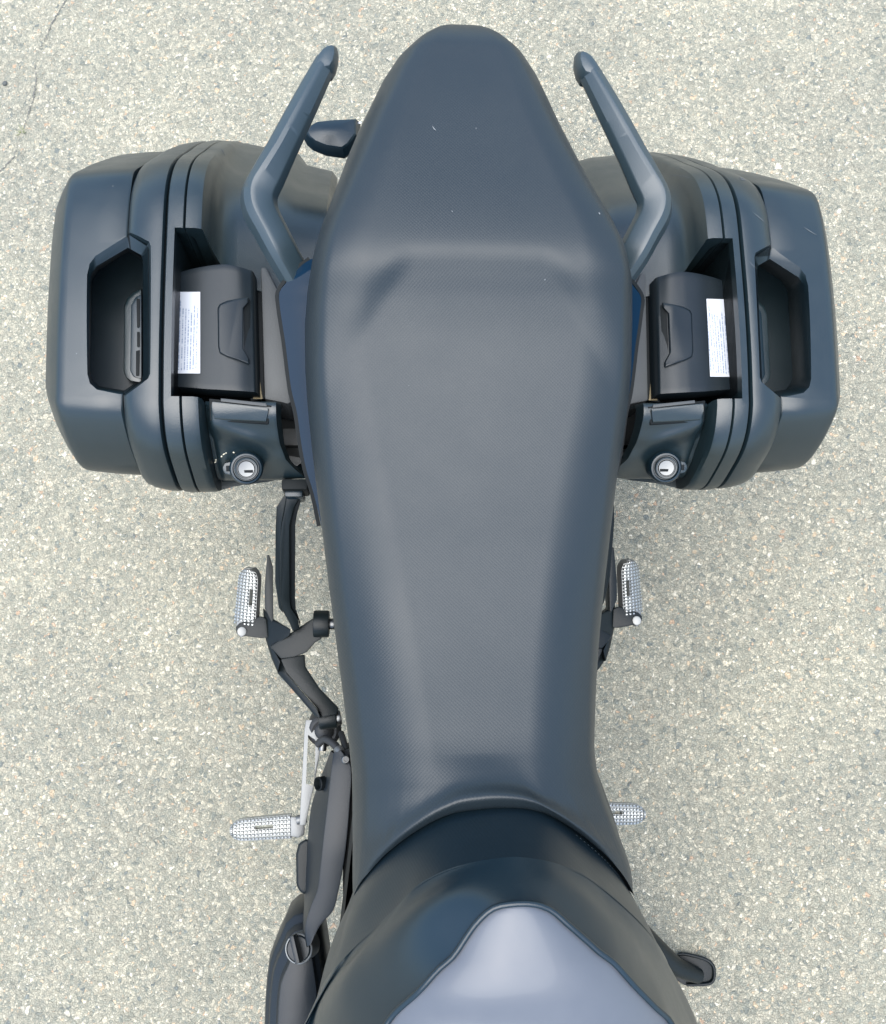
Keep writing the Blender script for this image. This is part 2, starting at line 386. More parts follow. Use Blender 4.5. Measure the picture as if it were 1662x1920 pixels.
def seat_z(s, x, xm, y):
    zp, zr = lin(PASS, y), lin(RIDE, y)
    dd = edge_y(abs(x - xm)) - y; wd = 0.030 + 0.06 * ss(0.07, 0.18, abs(x - xm))
    t = ss(-0.5 * wd, 0.5 * wd, dd)
    zp = zr + (zp - zr) * (1 - 0.42 * ss(-0.01, 0.045, y_step - y))
    z = zp + (zr - zp) * t
    yy = y
    a = lin([(yv(1450,.83), .34), (yv(1250,.83), .40), (yv(950,.83), .52), (yv(700,.83), .62), (yv(450,.85), .62), (yv(250,.86), .52), (apex.y, .40)], yy)
    d1 = lin([(yv(1450,.83), .052), (yv(1250,.83), .046), (yv(950,.83), .030), (yv(700,.83), .020), (yv(450,.85), .024), (yv(250,.86), .026), (apex.y, .012)], yy)
    b = lin([(yv(1450,.83), .86), (yv(950,.83), .88), (yv(450,.85), .84), (apex.y, .60)], yy)
    ze = lin(zeb, y)
    q = abs(s)
    k = max(0.0, q - a) / (1 - a); w = 0.75
    sl = k ** 1.8
    z -= d1 * sl
    zb = z if q < b else None
    if q >= b:
        ks = (q - b) / (1 - b)
    else: ks = 0.0
    ky = max(0.0, (y - (apex.y - 0.050)) / 0.050)
    return ze + (z - ze) * math.sqrt(max(0.0, 1 - ks * ks - ky * ky))
rows = []; NU = 97
ys = []
y0_, y1_ = yv(1410, .83), apex.y
for i in range(150):
    t = i / 149; ys.append(y0_ + (y1_ - y0_) * (math.sin(t * math.pi / 2) * 0.35 + t * 0.65) if False else y0_ + (y1_ - y0_) * (1 - (1 - t) ** 1.35))
us = []
for i in range(NU):
    t = -1 + 2 * i / (NU - 1); us.append(math.copysign(1 - (1 - abs(t)) ** 1.5, t))
def seat_row(y, fr):
    """fr>0 : fraction of the way from the last plain row to the front seam"""
    L, Rr = lin(sl_, y), lin(sr_, y); xm, hw = (L + Rr) / 2, (Rr - L) / 2
    r = []
    for s in us:
        x = xm + hw * s
        r.append((s, x, xm, y))
    return r, L, Rr
body = []
for y in reversed(ys):
    r, L, Rr = seat_row(y, 0)
    pts = [Vector((x, yy, seat_z(s, x, xm, yy))) for s, x, xm, yy in r]
    ze = lin(zeb, y)
    hw = (Rr - L) / 2; ins = min(0.020, hw * 0.4)
    lo = [Vector((L + ins * k * k, y, ze - 0.055 * k)) for k in (1.0, .75, .5, .25)]
    hi = [Vector((Rr - ins * k * k, y, ze - 0.055 * k)) for k in (.25, .5, .75, 1.0)]
    body.append(lo + pts + hi)
# front rows: each column runs on to the seam, rising into the padded lip
last = body[-1]; yl = y0_
for j in range(1, 31):
    f = j / 30; row = []
    for i, p0 in enumerate(last):
        side = i < 4 or i >= 4 + NU
        s = -1 if i < 4 else (1 if i >= 4 + NU else us[i - 4])
        e = cr_e = seamd[int(round((s + 1) / 2 * 159))]
        # blend x along the traced outline, y towards the seam
        y = yl + (e.y - yl) * f
        L, Rr = lin(sl_, y), lin(sr_, y); xm, hw = (L + Rr) / 2, (Rr - L) / 2
        x = (xm + hw * s) * (1 - f ** 2) + e.x * f ** 2
        if side:
            ze = lin(zeb, y); k = (1.0, .75, .5, .25)[i] if i < 4 else (.25, .5, .75, 1.0)[i - 4 - NU]
            x = (L + 0.020 * k * k if i < 4 else Rr - 0.020 * k * k) * (1 - f) + (e.x) * f
            z = ze - 0.055 * k
        else:
            zbase = seat_z(s, xm + hw * s, xm, y)
            lip = e.z + 0.011
            g = f ** 1.6
            z = zbase * (1 - g) + lip * g
            z += 0.0095 * math.exp(-((f - 0.83) / 0.17) ** 2)
        row.append(Vector((x, y, z)))
    body.append(row)
# roll over the lip into the seam
endr = body[-1]; cen = Vector((0.015, yv(1350, .83), 0))
for dz, df in ((-0.003, 0.0035), (-0.009, 0.0055), (-0.020, 0.006), (-0.040, 0.004)):
    row = []
    for i, p in enumerate(endr):
        side = i < 4 or i >= 4 + NU
        dirv = Vector((p.x - cen.x, p.y - cen.y, 0)).normalized()
        row.append(p + dirv * (df if not side else df * .3) + Vector((0, 0, dz if not side else dz * .6)))
    body.append(row)
bm = bmesh.new(); grid(bm, body)
seat = link('seat', tomesh('seat', bm), 'vinyl', bike, 60)
seat['label'] = 'long black textured vinyl seat with raised pillion pad'
# stitched seam along the front lip
bm = bmesh.new()
st = cr(endr[8:-8], 150)
for i in range(0, 148, 2):
    a, b = st[i], st[i + 1]; t = (b - a).normalized()
    o = Vector((0, -0.0062, -0.010))
    q = t.to_track_quat('X', 'Z').to_matrix().to_4x4()
    bmesh.ops.create_cube(bm, size=1.0, matrix=Matrix.Translation((a + b) / 2 + o) @ q @ Matrix.Diagonal(((b - a).length * 0.9, 0.0007, 0.0007, 1)))
link('stitching', tomesh('stitching', bm), 'vinyl2', seat, None)

# --- seat nose cover, tank shroud, tank
SEAMB = [p + Vector((0, 0.004, -0.018)) for p in seam]
T = [P(592,1880,.70),P(606,1848,.76),P(632,1812,.81),P(668,1774,.85),P(704,1742,.88),P(745,1702,.905),P(788,1660,.924),P(856,1628,.940),P(957,1610,.948),P(1020,1616,.944),P(1062,1628,.935),P(1104,1648,.920),P(1167,1698,.888),P(1212,1743,.845),P(1245,1790,.78),P(1262,1830,.70)]
MID = [P(622,1770,.72),P(642,1745,.768),P(664,1706,.81),P(702,1660,.84),P(765,1608,.865),P(830,1575,.882),P(900,1560,.890),P(957,1556,.893),P(1010,1560,.890),P(1060,1578,.880),P(1115,1620,.858),P(1160,1660,.828),P(1190,1696,.79),P(1212,1728,.72)]
G = [Vector((-.232,-.62,.86)),Vector((-.185,-.45,.925)),P(725,1920,.952),P(788,1856,.972),P(822,1818,.978),P(850,1793,.982),P(873,1759,.985),P(894,1730,.988),P(923,1704,.991),P(953,1696,.993),P(999,1695,.993),P(1033,1706,.991),P(1066,1734,.989),P(1104,1767,.985),P(1125,1786,.983),P(1151,1805,.980),P(1189,1847,.973),P(1231,1890,.962),P(1260,1920,.952),Vector((.205,-.45,.925)),Vector((.250,-.62,.86))]
C3 = [Vector((-.285,-.60,.70)),P(579,1925,.74),P(598,1900,.80),P(640,1850,.865),P(690,1800,.90),P(745,1748,.935),P(800,1700,.955),P(868,1664,.966),P(960,1650,.970),P(1030,1656,.967),P(1085,1680,.958),P(1140,1722,.938),P(1190,1772,.905),P(1240,1830,.86),P(1285,1890,.79),P(1310,1925,.74),Vector((.300,-.60,.70))]
NC = 121
c0, cm, ct, c3, cg = cr(SEAMB, NC), cr(MID, NC), cr(T, NC), cr(C3, NC), cr(G, NC)
def skirt(row, dz, k): return [Vector((p.x * k, p.y, p.z + dz)) for p in row]
def between(curves, n):
    cols = list(zip(*curves)); rr = [cr(c, n) for c in cols]
    return [list(r) for r in zip(*rr)]
bm = bmesh.new(); grid(bm, [skirt(c0, -.03, .98)] + between([c0, cm, ct], 26) + [skirt([p + Vector((0, -.002, 0)) for p in ct], -.006, 1)])
nose = link('seat_nose_cover', tomesh('nose', bm), 'vinyl2', bike, 70)
ct2 = [p + Vector((0, .001, -.0016)) for p in ct]
cgl = [p + Vector((0, 0, -.004)) for p in cg]
bm = bmesh.new(); grid(bm, between([ct2, c3, cg], 26) + [cgl])
link('tank_shroud', tomesh('tank_shroud', bm), 'plastic3', bike, 70)['label'] = 'matt black plastic surround behind the grey tank'
trim = link('tank_trim', sweep('tank_trim', cr([p + Vector((0, 0, .0005)) for p in G], 160), circ(.0026, 10)), 'plastic3', bike, 60)
# tank top: rows between the two branches of G, domed
ga = cr([p for p in G[:10]] + [(G[9] + G[10]) / 2], 70)[::-1]; gb = cr([(G[9] + G[10]) / 2] + [p for p in G[10:]], 70)
rows = []
for a, b in zip(ga, gb):
    w = (b - a).length; r = []
    for i in range(41):
        s = -1 + i / 20; p = a.lerp(b, i / 40); bulge = min(.055, w * .15) * (1 - abs(s) ** 2.4)
        r.append(Vector((p.x, p.y, p.z - .0025 + bulge)))
    rows.append(r)
bm = bmesh.new(); grid(bm, rows[0:1] + rows[1:])
tank = link('fuel_tank', tomesh('fuel_tank', bm), 'tank', bike, 80); tank['label'] = 'glossy blue grey painted fuel tank'
# front of the tank body, beyond the frame
bm = bmesh.new(); fr = rows[-1]
grid(bm, [fr, [p + Vector((0, -.06, -.02)) for p in fr], [Vector((p.x * .8, p.y - .11, p.z - .10)) for p in fr], [Vector((p.x * .7, p.y - .10, .62)) for p in fr]])
link('tank_front', tomesh('tank_front', bm), 'tank', bike, 80)
# lower body under seat and tank (frame cover), narrower than the seat
for sx in (-1, 1):
    side = []
    for (y, x, zt, zb) in ((-.62, .20, .70, .50), (-.45, .165, .70, .50), (-.33, .148, .66, .42), (-.20, .132, .66, .42), (-.12, .122, .66, .46), (0.0, .10, .68, .55), (.20, .135, .72, .58), (.33, .15, .74, .60)):
        side.append([Vector((sx * x, y, zt)), Vector((sx * (x + .004), y, (zt * .6 + zb * .4))), Vector((sx * (x - .01), y, zb)), Vector((sx * (x - .06), y, zb - .02))])
    bm = bmesh.new(); grid(bm, side)
    link('side_cover', tomesh('side_cover', bm), 'void', bike, 50)

# --- glossy tail panels beside the seat
def tail_panel():
    up = [(600,478,.775),(581,487,.772),(566,497,.770),(550,515,.766),(536,531,.762),(524,548,.758),(525,575,.752),(530,610,.748),(535,642,.744),(541,690,.738),(547,733,.732),(557,774,.727),(566,837,.718),(575,882,.712),(588,924,.705),(606,1000,.700)]
    o = [P(*p) for p in up]; inn = [P(u + (60 if i > 3 else 40), v + (6 if i < 4 else 0), z + .008) for i, (u, v, z) in enumerate(up)]
    bm = bmesh.new(); rr = between([inn, [a.lerp(b, .55) + Vector((0, 0, .001)) for a, b in zip(inn, o)], o], 9)
    rr.append([p + Vector((.004, 0, -.012)) for p in o]); rr.append([p + Vector((.018, 0, -.06)) for p in o])
    grid(bm, [cr(r, 60) for r in rr]); return tomesh('tail_panel', bm)
tp = tail_panel(); link('tail_panel', tp, 'gloss', bike, 50)
link('tail_panel', mirror(tp, Vector((.004, 0, 0))), 'gloss', bike, 50)
def tail_edge():
    o = [(583,484,.770),(562,500,.768),(534,529,.762),(522.5,549,.757),(524,575,.751),(529,610,.747),(534,642,.743),(546,733,.731),(556,775,.726),(565,837,.717),(574,882,.711),(587,924,.704),(600,985,.70)]
    return sweep('tail_edge', [P(*p) + Vector((-.0015, 0, -.004)) for p in o], [(-.0022, -.006), (.0022, -.006), (.0022, .004), (-.0022, .004)], n=70)
te = tail_edge(); link('panel_edge', te, 'void', bike, 40); link('panel_edge', mirror(te, Vector((.004, 0, 0))), 'void', bike, 40)

# --- grab rails
def rail():
    ctr = [(611,114,.800),(590,155,.802),(560,214,.803),(528,277,.801),(502,328,.797),(486,362,.793),(488,392,.790),(508,432,.783),(530,474,.775),(556,520,.754),(576,555,.735)]
    hw = [.0135, .0150, .0165, .0175, .0185, .0205, .0215, .0205, .0200, .0195, .0190]
    pts = [P(*p) for p in ctr]; n = 60
    path = cr(pts, n); rings = []
    for i, p in enumerate(path):
        t = (path[min(i + 2, n - 1)] - path[max(i - 2, 0)]).normalized()
        s = t.cross(Vector((0, 0, 1))).normalized()               # to the right of travel
        k = i / (n - 1) * (len(hw) - 1); a = int(min(k, len(hw) - 2)); h = hw[a] + (hw[a + 1] - hw[a]) * (k - a)
        b = lin([(0, .0), (.4, .1), (.55, .25), (1, .35)], i / (n - 1))
        sec = [(-1.0, -.15), (-.72, .52), (-.05 - b, .86), (.25 - b, .80), (.78, .30), (1.0, -.25), (.75, -.85), (-.7, -.85)]
        rings.append([p + s * (-x * h) + Vector((0, 0, z * h)) for x, z in sec])
    return loft('rail', rings, .0016, 2)
def rail_end():
    # slightly hooked, faceted end
    r0 = [(585,134),(596,108),(606,96),(617,89),(628,86),(634,91),(635.5,106),(631,126),(623,139),(611,142),(603,150),(592,156)]
    top = [P(u, v, .800) for u, v in r0]; c = P(610, 118, .800)
    def ring(k, z): return [c.lerp(p, k) + Vector((0, 0, z)) for p in top]
    return loft('rail_end', [ring(.30, .0125), ring(.70, .0110), ring(.94, .003), ring(1.0, -.004), ring(.92, -.014), ring(.5, -.018)], .0010)
re_, rt_ = rail(), rail_end()
RO = Vector((-.004, .004, 0))
for me, mt in ((re_, rt_), (mirror(re_, RO), mirror(rt_, RO))):
    r = link('grab_rail', me, 'rail', bike, 22)
    link('rail_end', mt, 'rail', r, 30)

# --- rear turn signal, on the side that shows
sg = [(569,257),(578,243),(592,235),(630,231),(676,229),(676,262),(660,284),(647,293),(612,288),(587,278),(575,268)]
top = [P(u, v, .66) for u, v in sg]; c = sum(top, Vector()) / len(top)
ring = lambda k, z: [c.lerp(p, k) + Vector((0, 0, z)) for p in top]
ts = link('turn_signal', loft('turn_signal', [ring(.30, .019), ring(.80, .0145), ring(.86, .0125), ring(1, -.001), ring(.98, -.006), ring(.5, -.02)]), 'plastic3', bike, 22)
link('signal_lens', loft('signal_lens', [[P(u, v, z) for u, v in ((578,243),(592,233.5),(630,229.5),(678,227.5),(678,231.5),(630,233.5),(596,237.5))] for z in (.664, .650)], .001), 'lens', ts, 40)
link('signal_stalk', cyl('stalk', P(660, 260, .655), Vector((-.03, .60, .62)), .012), 'rubber', bike)
# tail under the seat
link('tail_fairing', loft('tail_fairing', [[Vector((sx * w, y, z)) for sx, z in ((-1, zt), (-.7, zb), (.7, zb), (1, zt))] for y, w, zt, zb in ((.20, .12, .74, .62), (.45, .125, .76, .66), (.60, .085, .78, .70), (.70, .03, .79, .75))], .006), 'plastic3', bike)

# --- rider and passenger foot pegs made of rows of raised studs
def peg(base, tip, w, th, nl, nw, upv, slot):
    """cells with pyramid studs, tapered to a rounded tip; an open slot in the middle"""
    base, tip = V(base), V(tip); ax = (tip - base); L = ax.length; ax.normalize()
    sd = ax.cross(V(upv)).normalized(); up = sd.cross(ax).normalized(); bm = bmesh.new()
    def wid(t): return w * (1.0 - .12 * t) * (1 if t < .78 else math.sqrt(max(.10, 1 - ((t - .78) / .235) ** 2)))
    for i in range(nl):
        t0, t1 = i / nl, (i + 1) / nl
        for j in range(nw):
            if slot and slot[0] <= i < slot[1] and j == slot[2]: continue
            s0, s1 = -1 + 2 * j / nw, -1 + 2 * (j + 1) / nw
            def pt(t, s, h): return base + ax * (L * t) + sd * (wid(t) * s) + up * (h - .25 * th * s * s)
            q = [pt(t0, s0, 0), pt(t1, s0, 0), pt(t1, s1, 0), pt(t0, s1, 0)]
            lo = [p - up * th for p in q]; c = sum(q, Vector()) / 4
            tp = [c + (p - c) * .38 + up * .0036 for p in q]
            q2 = [c + (p - c) * .92 for p in q]
            vs_ = [[bm.verts.new(p) for p in r] for r in (lo, q, q2, tp)]
            bm.faces.new(vs_[0][::-1]); bm.faces.new(vs_[3])
            for a, b in zip(vs_, vs_[1:]):
                for k in range(4): bm.faces.new((a[k], a[(k + 1) % 4], b[(k + 1) % 4], b[k]))
    bmesh.ops.recalc_face_normals(bm, faces=bm.faces)
    me = bpy.data.meshes.new('peg'); bm.to_mesh(me); bm.free(); return me
rb, rt = P(546, 1551, .33), P(431, 1559, .33)
pm = peg(rb, rt, .0175, .016, 17, 6, (0, 0, 1), (5, 10, 3))
km = loft('knuckle', [[P(u, v, .328 + h) for u, v in ((544,1532),(556,1531),(566,1541),(572,1548),(571,1566),(560,1571),(545,1569))] for h in (.008, -.014)], .003)
cm_ = cyl('clevis', P(556, 1538, .34), P(575, 1534, .34), .007)
for flip in (False, True):
    f = (lambda m: mirror(m, Vector((-.006, .003, 0)))) if flip else (lambda m: m)
    r = link('rider_footpeg', f(pm), 'alu', bike, 20); link('peg_knuckle', f(km), 'alu2', r); link('peg_pin', f(cm_), 'alu2', r)
pb, pt_ = P(457, 1172, .432), P(465, 1066, .455)
pm = peg(pb, pt_, .0165, .014, 17, 6, (-.25, 0, 1), (6, 11, 4))
km = loft('knuckle', [[P(u, v, .430 + h) for u, v in ((443,1170),(450,1160),(466,1158),(474,1166),(466,1190),(452,1196),(443,1188))] for h in (.004, -.016)], .003)
br = loft('pivot', [[P(u, v, .436 + h) for u, v in ((442,1176),(449,1168),(489,1155),(500,1160),(503,1196),(490,1197),(462,1193),(449,1192),(443,1186))] for h in (0, -.010)], .0025)
pin = cyl('pin', P(454, 1184, .439), P(454, 1184, .425), .0068, bevel=.0012)
def facets(polys, bev=.003):
    return [loft('f', [[P(u, v, z + (u - q[-1][0]) * k) for u, v in q], [P(u, v, z - t - .012) for u, v in q]], bev) for q, z, t, k in polys]
def hanger():
    """Y-shaped faceted casting that carries the passenger peg"""
    return facets([
        (((493,1139),(512,1160),(546,1180),(543,1192),(511,1214),(526,1240),(521,1262),(509,1234),(498,1198)), .432, .020, .0006),
        (((506,1212),(545,1187),(586,1160),(600,1156),(604,1198),(592,1204),(574,1224),(552,1232),(527,1236)), .449, .020, .00008),
        (((508,1214),(528,1234),(538,1262),(562,1291),(594,1328),(602,1347),(590,1343),(579,1329),(546,1291),(521,1263)), .428, .020, .0004),
        (((526,1236),(550,1231),(572,1227),(573,1250),(600,1291),(636,1328),(632,1340),(606,1346),(593,1326),(561,1289),(537,1261)), .449, .020, -.00008)])
def join(meshes, name):
    bm = bmesh.new()
    for m in meshes: bm.from_mesh(m)
    me = bpy.data.meshes.new(name); bm.to_mesh(me); bm.free(); return me
hg = join(hanger(), 'hanger')
boss = cyl('boss', P(588, 1170, .452), P(618, 1170, .452), .0195, bevel=.003)
boss2 = cyl('boss', P(598, 1349, .424), P(632, 1346, .424), .0150, bevel=.003)
guard = loft('guard', [[P(u, v, z) for u, v, z in ((501,1040,.470),(505,1040,.470),(512,1062,.468),(513,1163,.462),(509,1166,.462),(497,1142,.462),(496,1105,.464))], [P(u, v, z) for u, v, z in ((503,1044,.43),(506,1044,.43),(511,1064,.42),(512,1161,.42),(509,1163,.42),(499,1140,.42),(498,1105,.42))]], .0015)
HO = Vector((-.008, .006, 0))
for flip in (False, True):
    f = (lambda m: mirror(m, HO)) if flip else (lambda m: m)
    h = link('footpeg_hanger', f(hg), 'bracket', bike, 30)
    link('mount_boss', f(boss), 'bracket', h); link('mount_boss', f(boss2), 'bracket', h);
    link('heel_guard', f(guard), 'bracket', h); link('peg_bracket', f(br), 'bracket', h)
    r = link('passenger_footpeg', f(pm), 'alu', bike, 20); link('peg_knuckle', f(km), 'alu2', r); link('pivot_pin', f(pin), 'chrome', r)
    link('boss_bolt', f(cyl('bolt', P(617, 1170, .452), P(630, 1170, .452), .008)), 'chrome', h)
    link('boss_bolt', f(cyl('bolt', P(630, 1347, .424), P(640, 1345, .424), .0105)), 'chrome', h)
# --- pannier strut from mount block to hanger
sz = lambda v, k: lin([(925, .605), (1010, .575), (1120, .51), (1182, .462)], v) - k
st_a = [(538,931),(533,962),(528,985),(526,1020),(525,1120),(530,1145),(545,1172),(549,1184),(562,1178),(559,1160),(546,1140),(544,1125),(544,985),(552,952),(562,933)]
st_b = [(562,933),(552,952),(544,985),(544,1125),(546,1140),(559,1160),(563,1176),(563,1166),(555,1142),(553.5,1120),(554,985),(557,965),(564,940)]
st_c = [(536,925),(519,950),(517,985),(516,1090),(523,1140),(531,1150),(527,1110),(529,985),(535,955),(540,931)]
def bar(q, k, t): return loft('bar', [[P(u, v, sz(v, k)) for u, v in q], [P(u, v, sz(v, k + t)) for u, v in q]], .0018)
strut = bar(st_a, 0, .02); sside = bar(st_b, .006, .03); flan = bar(st_c, .010, .025)
blk = [box('b', P(553, 909, .625) - Vector((0, 0, .02)), (.033, .014, .05)), box('b', P(551, 924, .615) - Vector((0, 0, .02)), (.024, .012, .045), .005)]
for flip in (False, True):
    f = (lambda m: mirror(m, Vector((-.012, 0, 0)))) if flip else (lambda m: m)
    s = link('pannier_strut', f(strut), 'bracket', bike, 30); link('strut_flange', f(flan), 'bracket', s); link('strut_flange', f(sside), 'void', s); link('mount_block', f(blk[0]), 'void', s); link('mount_block', f(blk[1]), 'plastic3', s)

# --- right-hand (image left) engine side: alloy hanger plate, side cover, clutch cover
plate = loft('p', [[P(u, v, .40 + h) for u, v in ((574,1350),(600,1350),(604,1390),(590,1470),(583,1500),(573,1548),(562,1548),(563,1520),(567,1450),(571,1370))] for h in (0, -.012)], .0015)
hole = loft('c', [[P(u, v, .40 + h) for u, v in ((578,1378),(592,1388),(591,1440),(588,1474),(574,1470),(576,1420))] for h in (.03, -.05)])
hp = boolean(plate, [hole])
hp_o = link('rider_peg_plate', hp, 'alu2', bike, 30)
link('rider_peg_plate', mirror(hp), 'alu2', bike, 30)
link('plate_bolt', cyl('b', P(604, 1408, .425), P(607, 1385, .425), .006), 'chrome', hp_o)
dome = lathe('dome', P(608, 1366, .385), (.05, -.25, 1), [(-.03, .023), (.0, .0255), (.008, .0255), (.013, .0225), (.015, .018), (.014, .0145), (.017, .013), (.020, .008), (.021, .001)])
link('rubber_boot', dome, 'rubber', bike, 40)
# faceted cover: light upper face, darker outer face
ridge = [(625,1412),(622,1436),(614,1510),(606,1580),(600,1636),(595,1670),(583,1700),(572,1738),(576,1775)]
inner = [(640,1408),(658,1436),(656,1510),(650,1580),(643,1630),(634,1675),(625,1708),(600,1737),(583,1772)]
outer = [(620,1408),(600,1462),(584,1510),(577,1570),(574,1630),(571,1665),(570,1700),(568,1739),(574,1780)]
zc = [.475, .48, .485, .485, .48, .475, .47, .465, .46]
ro = [P(u, v, z) for (u, v), z in zip(ridge, zc)]; ri = [P(u, v, z + .004) for (u, v), z in zip(inner, zc)]
ou = [P(u, v, z - .05) for (u, v), z in zip(outer, zc)]; lo_ = [p + Vector((.02, 0, -.06)) for p in ou]; li = [p + Vector((0, 0, -.05)) for p in ri]
rr = [cr(x, 40) for x in (li, ri, ro, ou, lo_)]
bm = bmesh.new(); vr = grid(bm, list(zip(*rr)))
ec = tomesh('engine_side_cover', bm, .0022, 2, 20)
es = link('engine_side_cover', ec, 'cover', bike, 30)
link('cover_hole', lathe('hole', P(597, 1470, .462), (-.75, 0, .65), [(-.01, .0095), (.0005, .0095), (.0015, .008), (-.002, .0065), (-.006, .006)], 24), 'void', es, 30)
link('side_bulge', loft('bulge', [[P(u, v, z) for u, v in ((575,1572),(560,1582),(555,1602),(556,1660),(562,1672),(572,1678),(590,1660),(590,1590))] for z in (.43, .36)], .008, 3), 'bracket', bike, 40)
# clutch cover with oil filler cap
oc = [(600,1700),(570,1697),(553,1702),(537,1717),(527,1741),(515,1766),(506,1792),(501,1830),(498,1870),(496,1925),(495,1990),(620,1990),(615,1800)]
o3 = [P(u, v, .36) for u, v in oc]; c = P(575, 1850, .36)
def rk(k, z): return [c.lerp(p, k) + Vector((0, 0, z)) for p in o3]
cc = link('clutch_cover', loft('clutch_cover', [rk(.99, -.08), rk(1.0, 0), rk(.95, .022), rk(.85, .028), rk(.81, .045), rk(.63, .052), rk(.58, .064), rk(.2, .068)], .002, 2), 'cover', bike, 32)
fc = P(561, 1779, .432)
nrm = Vector((-.28, 0.10, 1)).normalized()
fl = link('filler_collar', lathe('collar', fc, nrm, [(-.03, .0200), (.001, .0200), (.0025, .0190), (.0022, .0178), (-.002, .0174)]), 'collar', cc, 30)
cp = link('oil_filler_cap', lathe('cap', fc, nrm, [(-.01, .0168), (.002, .0168), (.0035, .0155), (.003, .001)]), 'latch', cc, 30)
gq = Vector((.32, -1, 0)).normalized(); gq = (gq - nrm * gq.dot(nrm)).normalized(); gm = Matrix((nrm.cross(gq), gq, nrm)).transposed()
link('cap_grip', box('grip', fc + nrm * .010 + gm @ Vector((0, -.002, 0)), (.007, .036, .016), .0018, gm), 'latch', cp)

# added dark blocks fill the black gap; hoses and bolts behind the side cover
for sx in (-1, 1):
    link('gap_filler', box('dark_block', Vector((sx * .128, -.26, .42)), (.045, .28, .10), .008), 'void', bike)
link('hose', sweep('hose', [P(596,1396,.43), P(608,1386,.44), P(622,1392,.45), P(636,1408,.46), P(648,1440,.47)], circ(.0055, 12), n=24), 'rubber', bike, 60)
link('hose', sweep('hose', [P(640,1375,.43), P(646,1395,.45), P(652,1425,.47), P(655,1470,.47)], circ(.0045, 12), n=24), 'rubber', bike, 60)
link('hose_clip', cyl('clip', P(634,1404,.462), P(639,1413,.468), .0072), 'alu2', bike)
link('cover_bolt', lathe('bolt', P(648,1424,.492), (.1, 0, 1), [(-.004, .0055), (.003, .0055), (.004, .0045), (.004, .0026), (.002, .0024)], 18), 'chrome', bike, 30)
# --- alloy swingarm, wheels, engine, fork: below and ahead, glimpsed from a step aside
def wheel(name, yc, r, w, tread):
    e = bpy.data.objects.new(name, None); COL.objects.link(e); e.parent = bike; e.empty_display_size = .1
    a = Vector((0, yc, r))
    prof = [(-w * .46, r - .085), (-w * .5, r - .05), (-w * .47, r - .03), (-w * .36, r - .011), (-w * .18, r - .002), (0, r), (w * .18, r - .002), (w * .36, r - .011), (w * .47, r - .03), (w * .5, r - .05), (w * .46, r - .085)]
    bm = bmesh.new(); rows = []
    for i in range(64):
        t = 2 * math.pi * i / 64
        rows.append([a + Vector((h, math.cos(t) * rr_, math.sin(t) * rr_)) for h, rr_ in prof])
    rows.append(rows[0]); grid(bm, rows); link('tyre', tomesh('tyre', bm), 'tyre', e, 60)
    bm = bmesh.new(); rows = []; pr = [(-w * .46, r - .083), (-w * .44, r - .10), (-w * .2, r - .115), (w * .2, r - .115), (w * .44, r - .10), (w * .46, r - .083)]
    for i in range(65):
        t = 2 * math.pi * i / 64; rows.append([a + Vector((h, math.cos(t) * rr_, math.sin(t) * rr_)) for h, rr_ in pr])
    grid(bm, rows); link('rim', tomesh('rim', bm), 'bracket', e, 60)
    link('hub', cyl('hub', a - Vector((w * .4, 0, 0)), a + Vector((w * .4, 0, 0)), .045), 'bracket', e)
    for k in range(5):
        t = 2 * math.pi * k / 5 + .3; d = Vector((0, math.cos(t), math.sin(t)))
        link('spoke', sweep('spoke', [a + d * .03, a + d * (r - .105)], [(-.012, -.014), (.012, -.014), (.012, .014), (-.012, .014)], up=(1, 0, 0), bevel=.004), 'bracket', e)
wheel('rear_wheel', .42, .315, .17, 1); wheel('front_wheel', -1.11, .300, .12, 1)
for sx in (-1, 1):
    sw = sweep('swingarm', [Vector((sx * .105, -.10, .40)), Vector((sx * .118, .05, .385)), Vector((sx * .125, .22, .35)), Vector((sx * .12, .46, .315))], [(-.016, -.035), (.016, -.035), (.016, .035), (-.016, .035)], n=16, bevel=.008)
    link('swingarm', sw, 'alu', bike, 40)
    link('fork_leg', cyl('fork', Vector((sx * .10, -1.10, .30)), Vector((sx * .10, -.80, .98)), .028), 'bracket', bike)
    link('grip', cyl('grip', Vector((sx * .27, -.72, 1.08)), Vector((sx * .39, -.66, 1.07)), .017), 'rubber', bike)
link('axle', cyl('axle', Vector((-.14, .42, .315)), Vector((.14, .42, .315)), .014), 'alu', bike)
link('axle', cyl('axle', Vector((-.13, -1.11, .30)), Vector((.13, -1.11, .30)), .012), 'alu', bike)
link('fork_clamp', box('clamp', Vector((0, -.83, .93)), (.26, .07, .04), .01), 'bracket', bike)
link('handlebar', sweep('bar', [Vector((-.30, -.70, 1.078)), Vector((-.18, -.77, 1.07)), Vector((-.08, -.80, 1.0)), Vector((.08, -.80, 1.0)), Vector((.18, -.77, 1.07)), Vector((.30, -.70, 1.078))], circ(.011, 14), n=40, up=(0, 1, .2)), 'bracket', bike, 50)
link('engine', box('engine', Vector((0, -.36, .34)), (.25, .46, .24), .04, seg=3), 'bracket', bike)
link('frame', box('frame', Vector((0, -.10, .56)), (.12, .66, .14), .03), 'void', bike)
link('under_seat_tray', box('tray', Vector((0, .22, .655)), (.20, .60, .10), .02), 'void', bike)
link('rear_fender', box('fender', Vector((0, .46, .655)), (.15, .36, .025), .01), 'plastic3', bike)
link('exhaust', sweep('exhaust', [Vector((.10, -.30, .26)), Vector((.12, .0, .25)), Vector((.125, .25, .30))], circ(.035, 16), n=14), 'bracket', bike, 50)

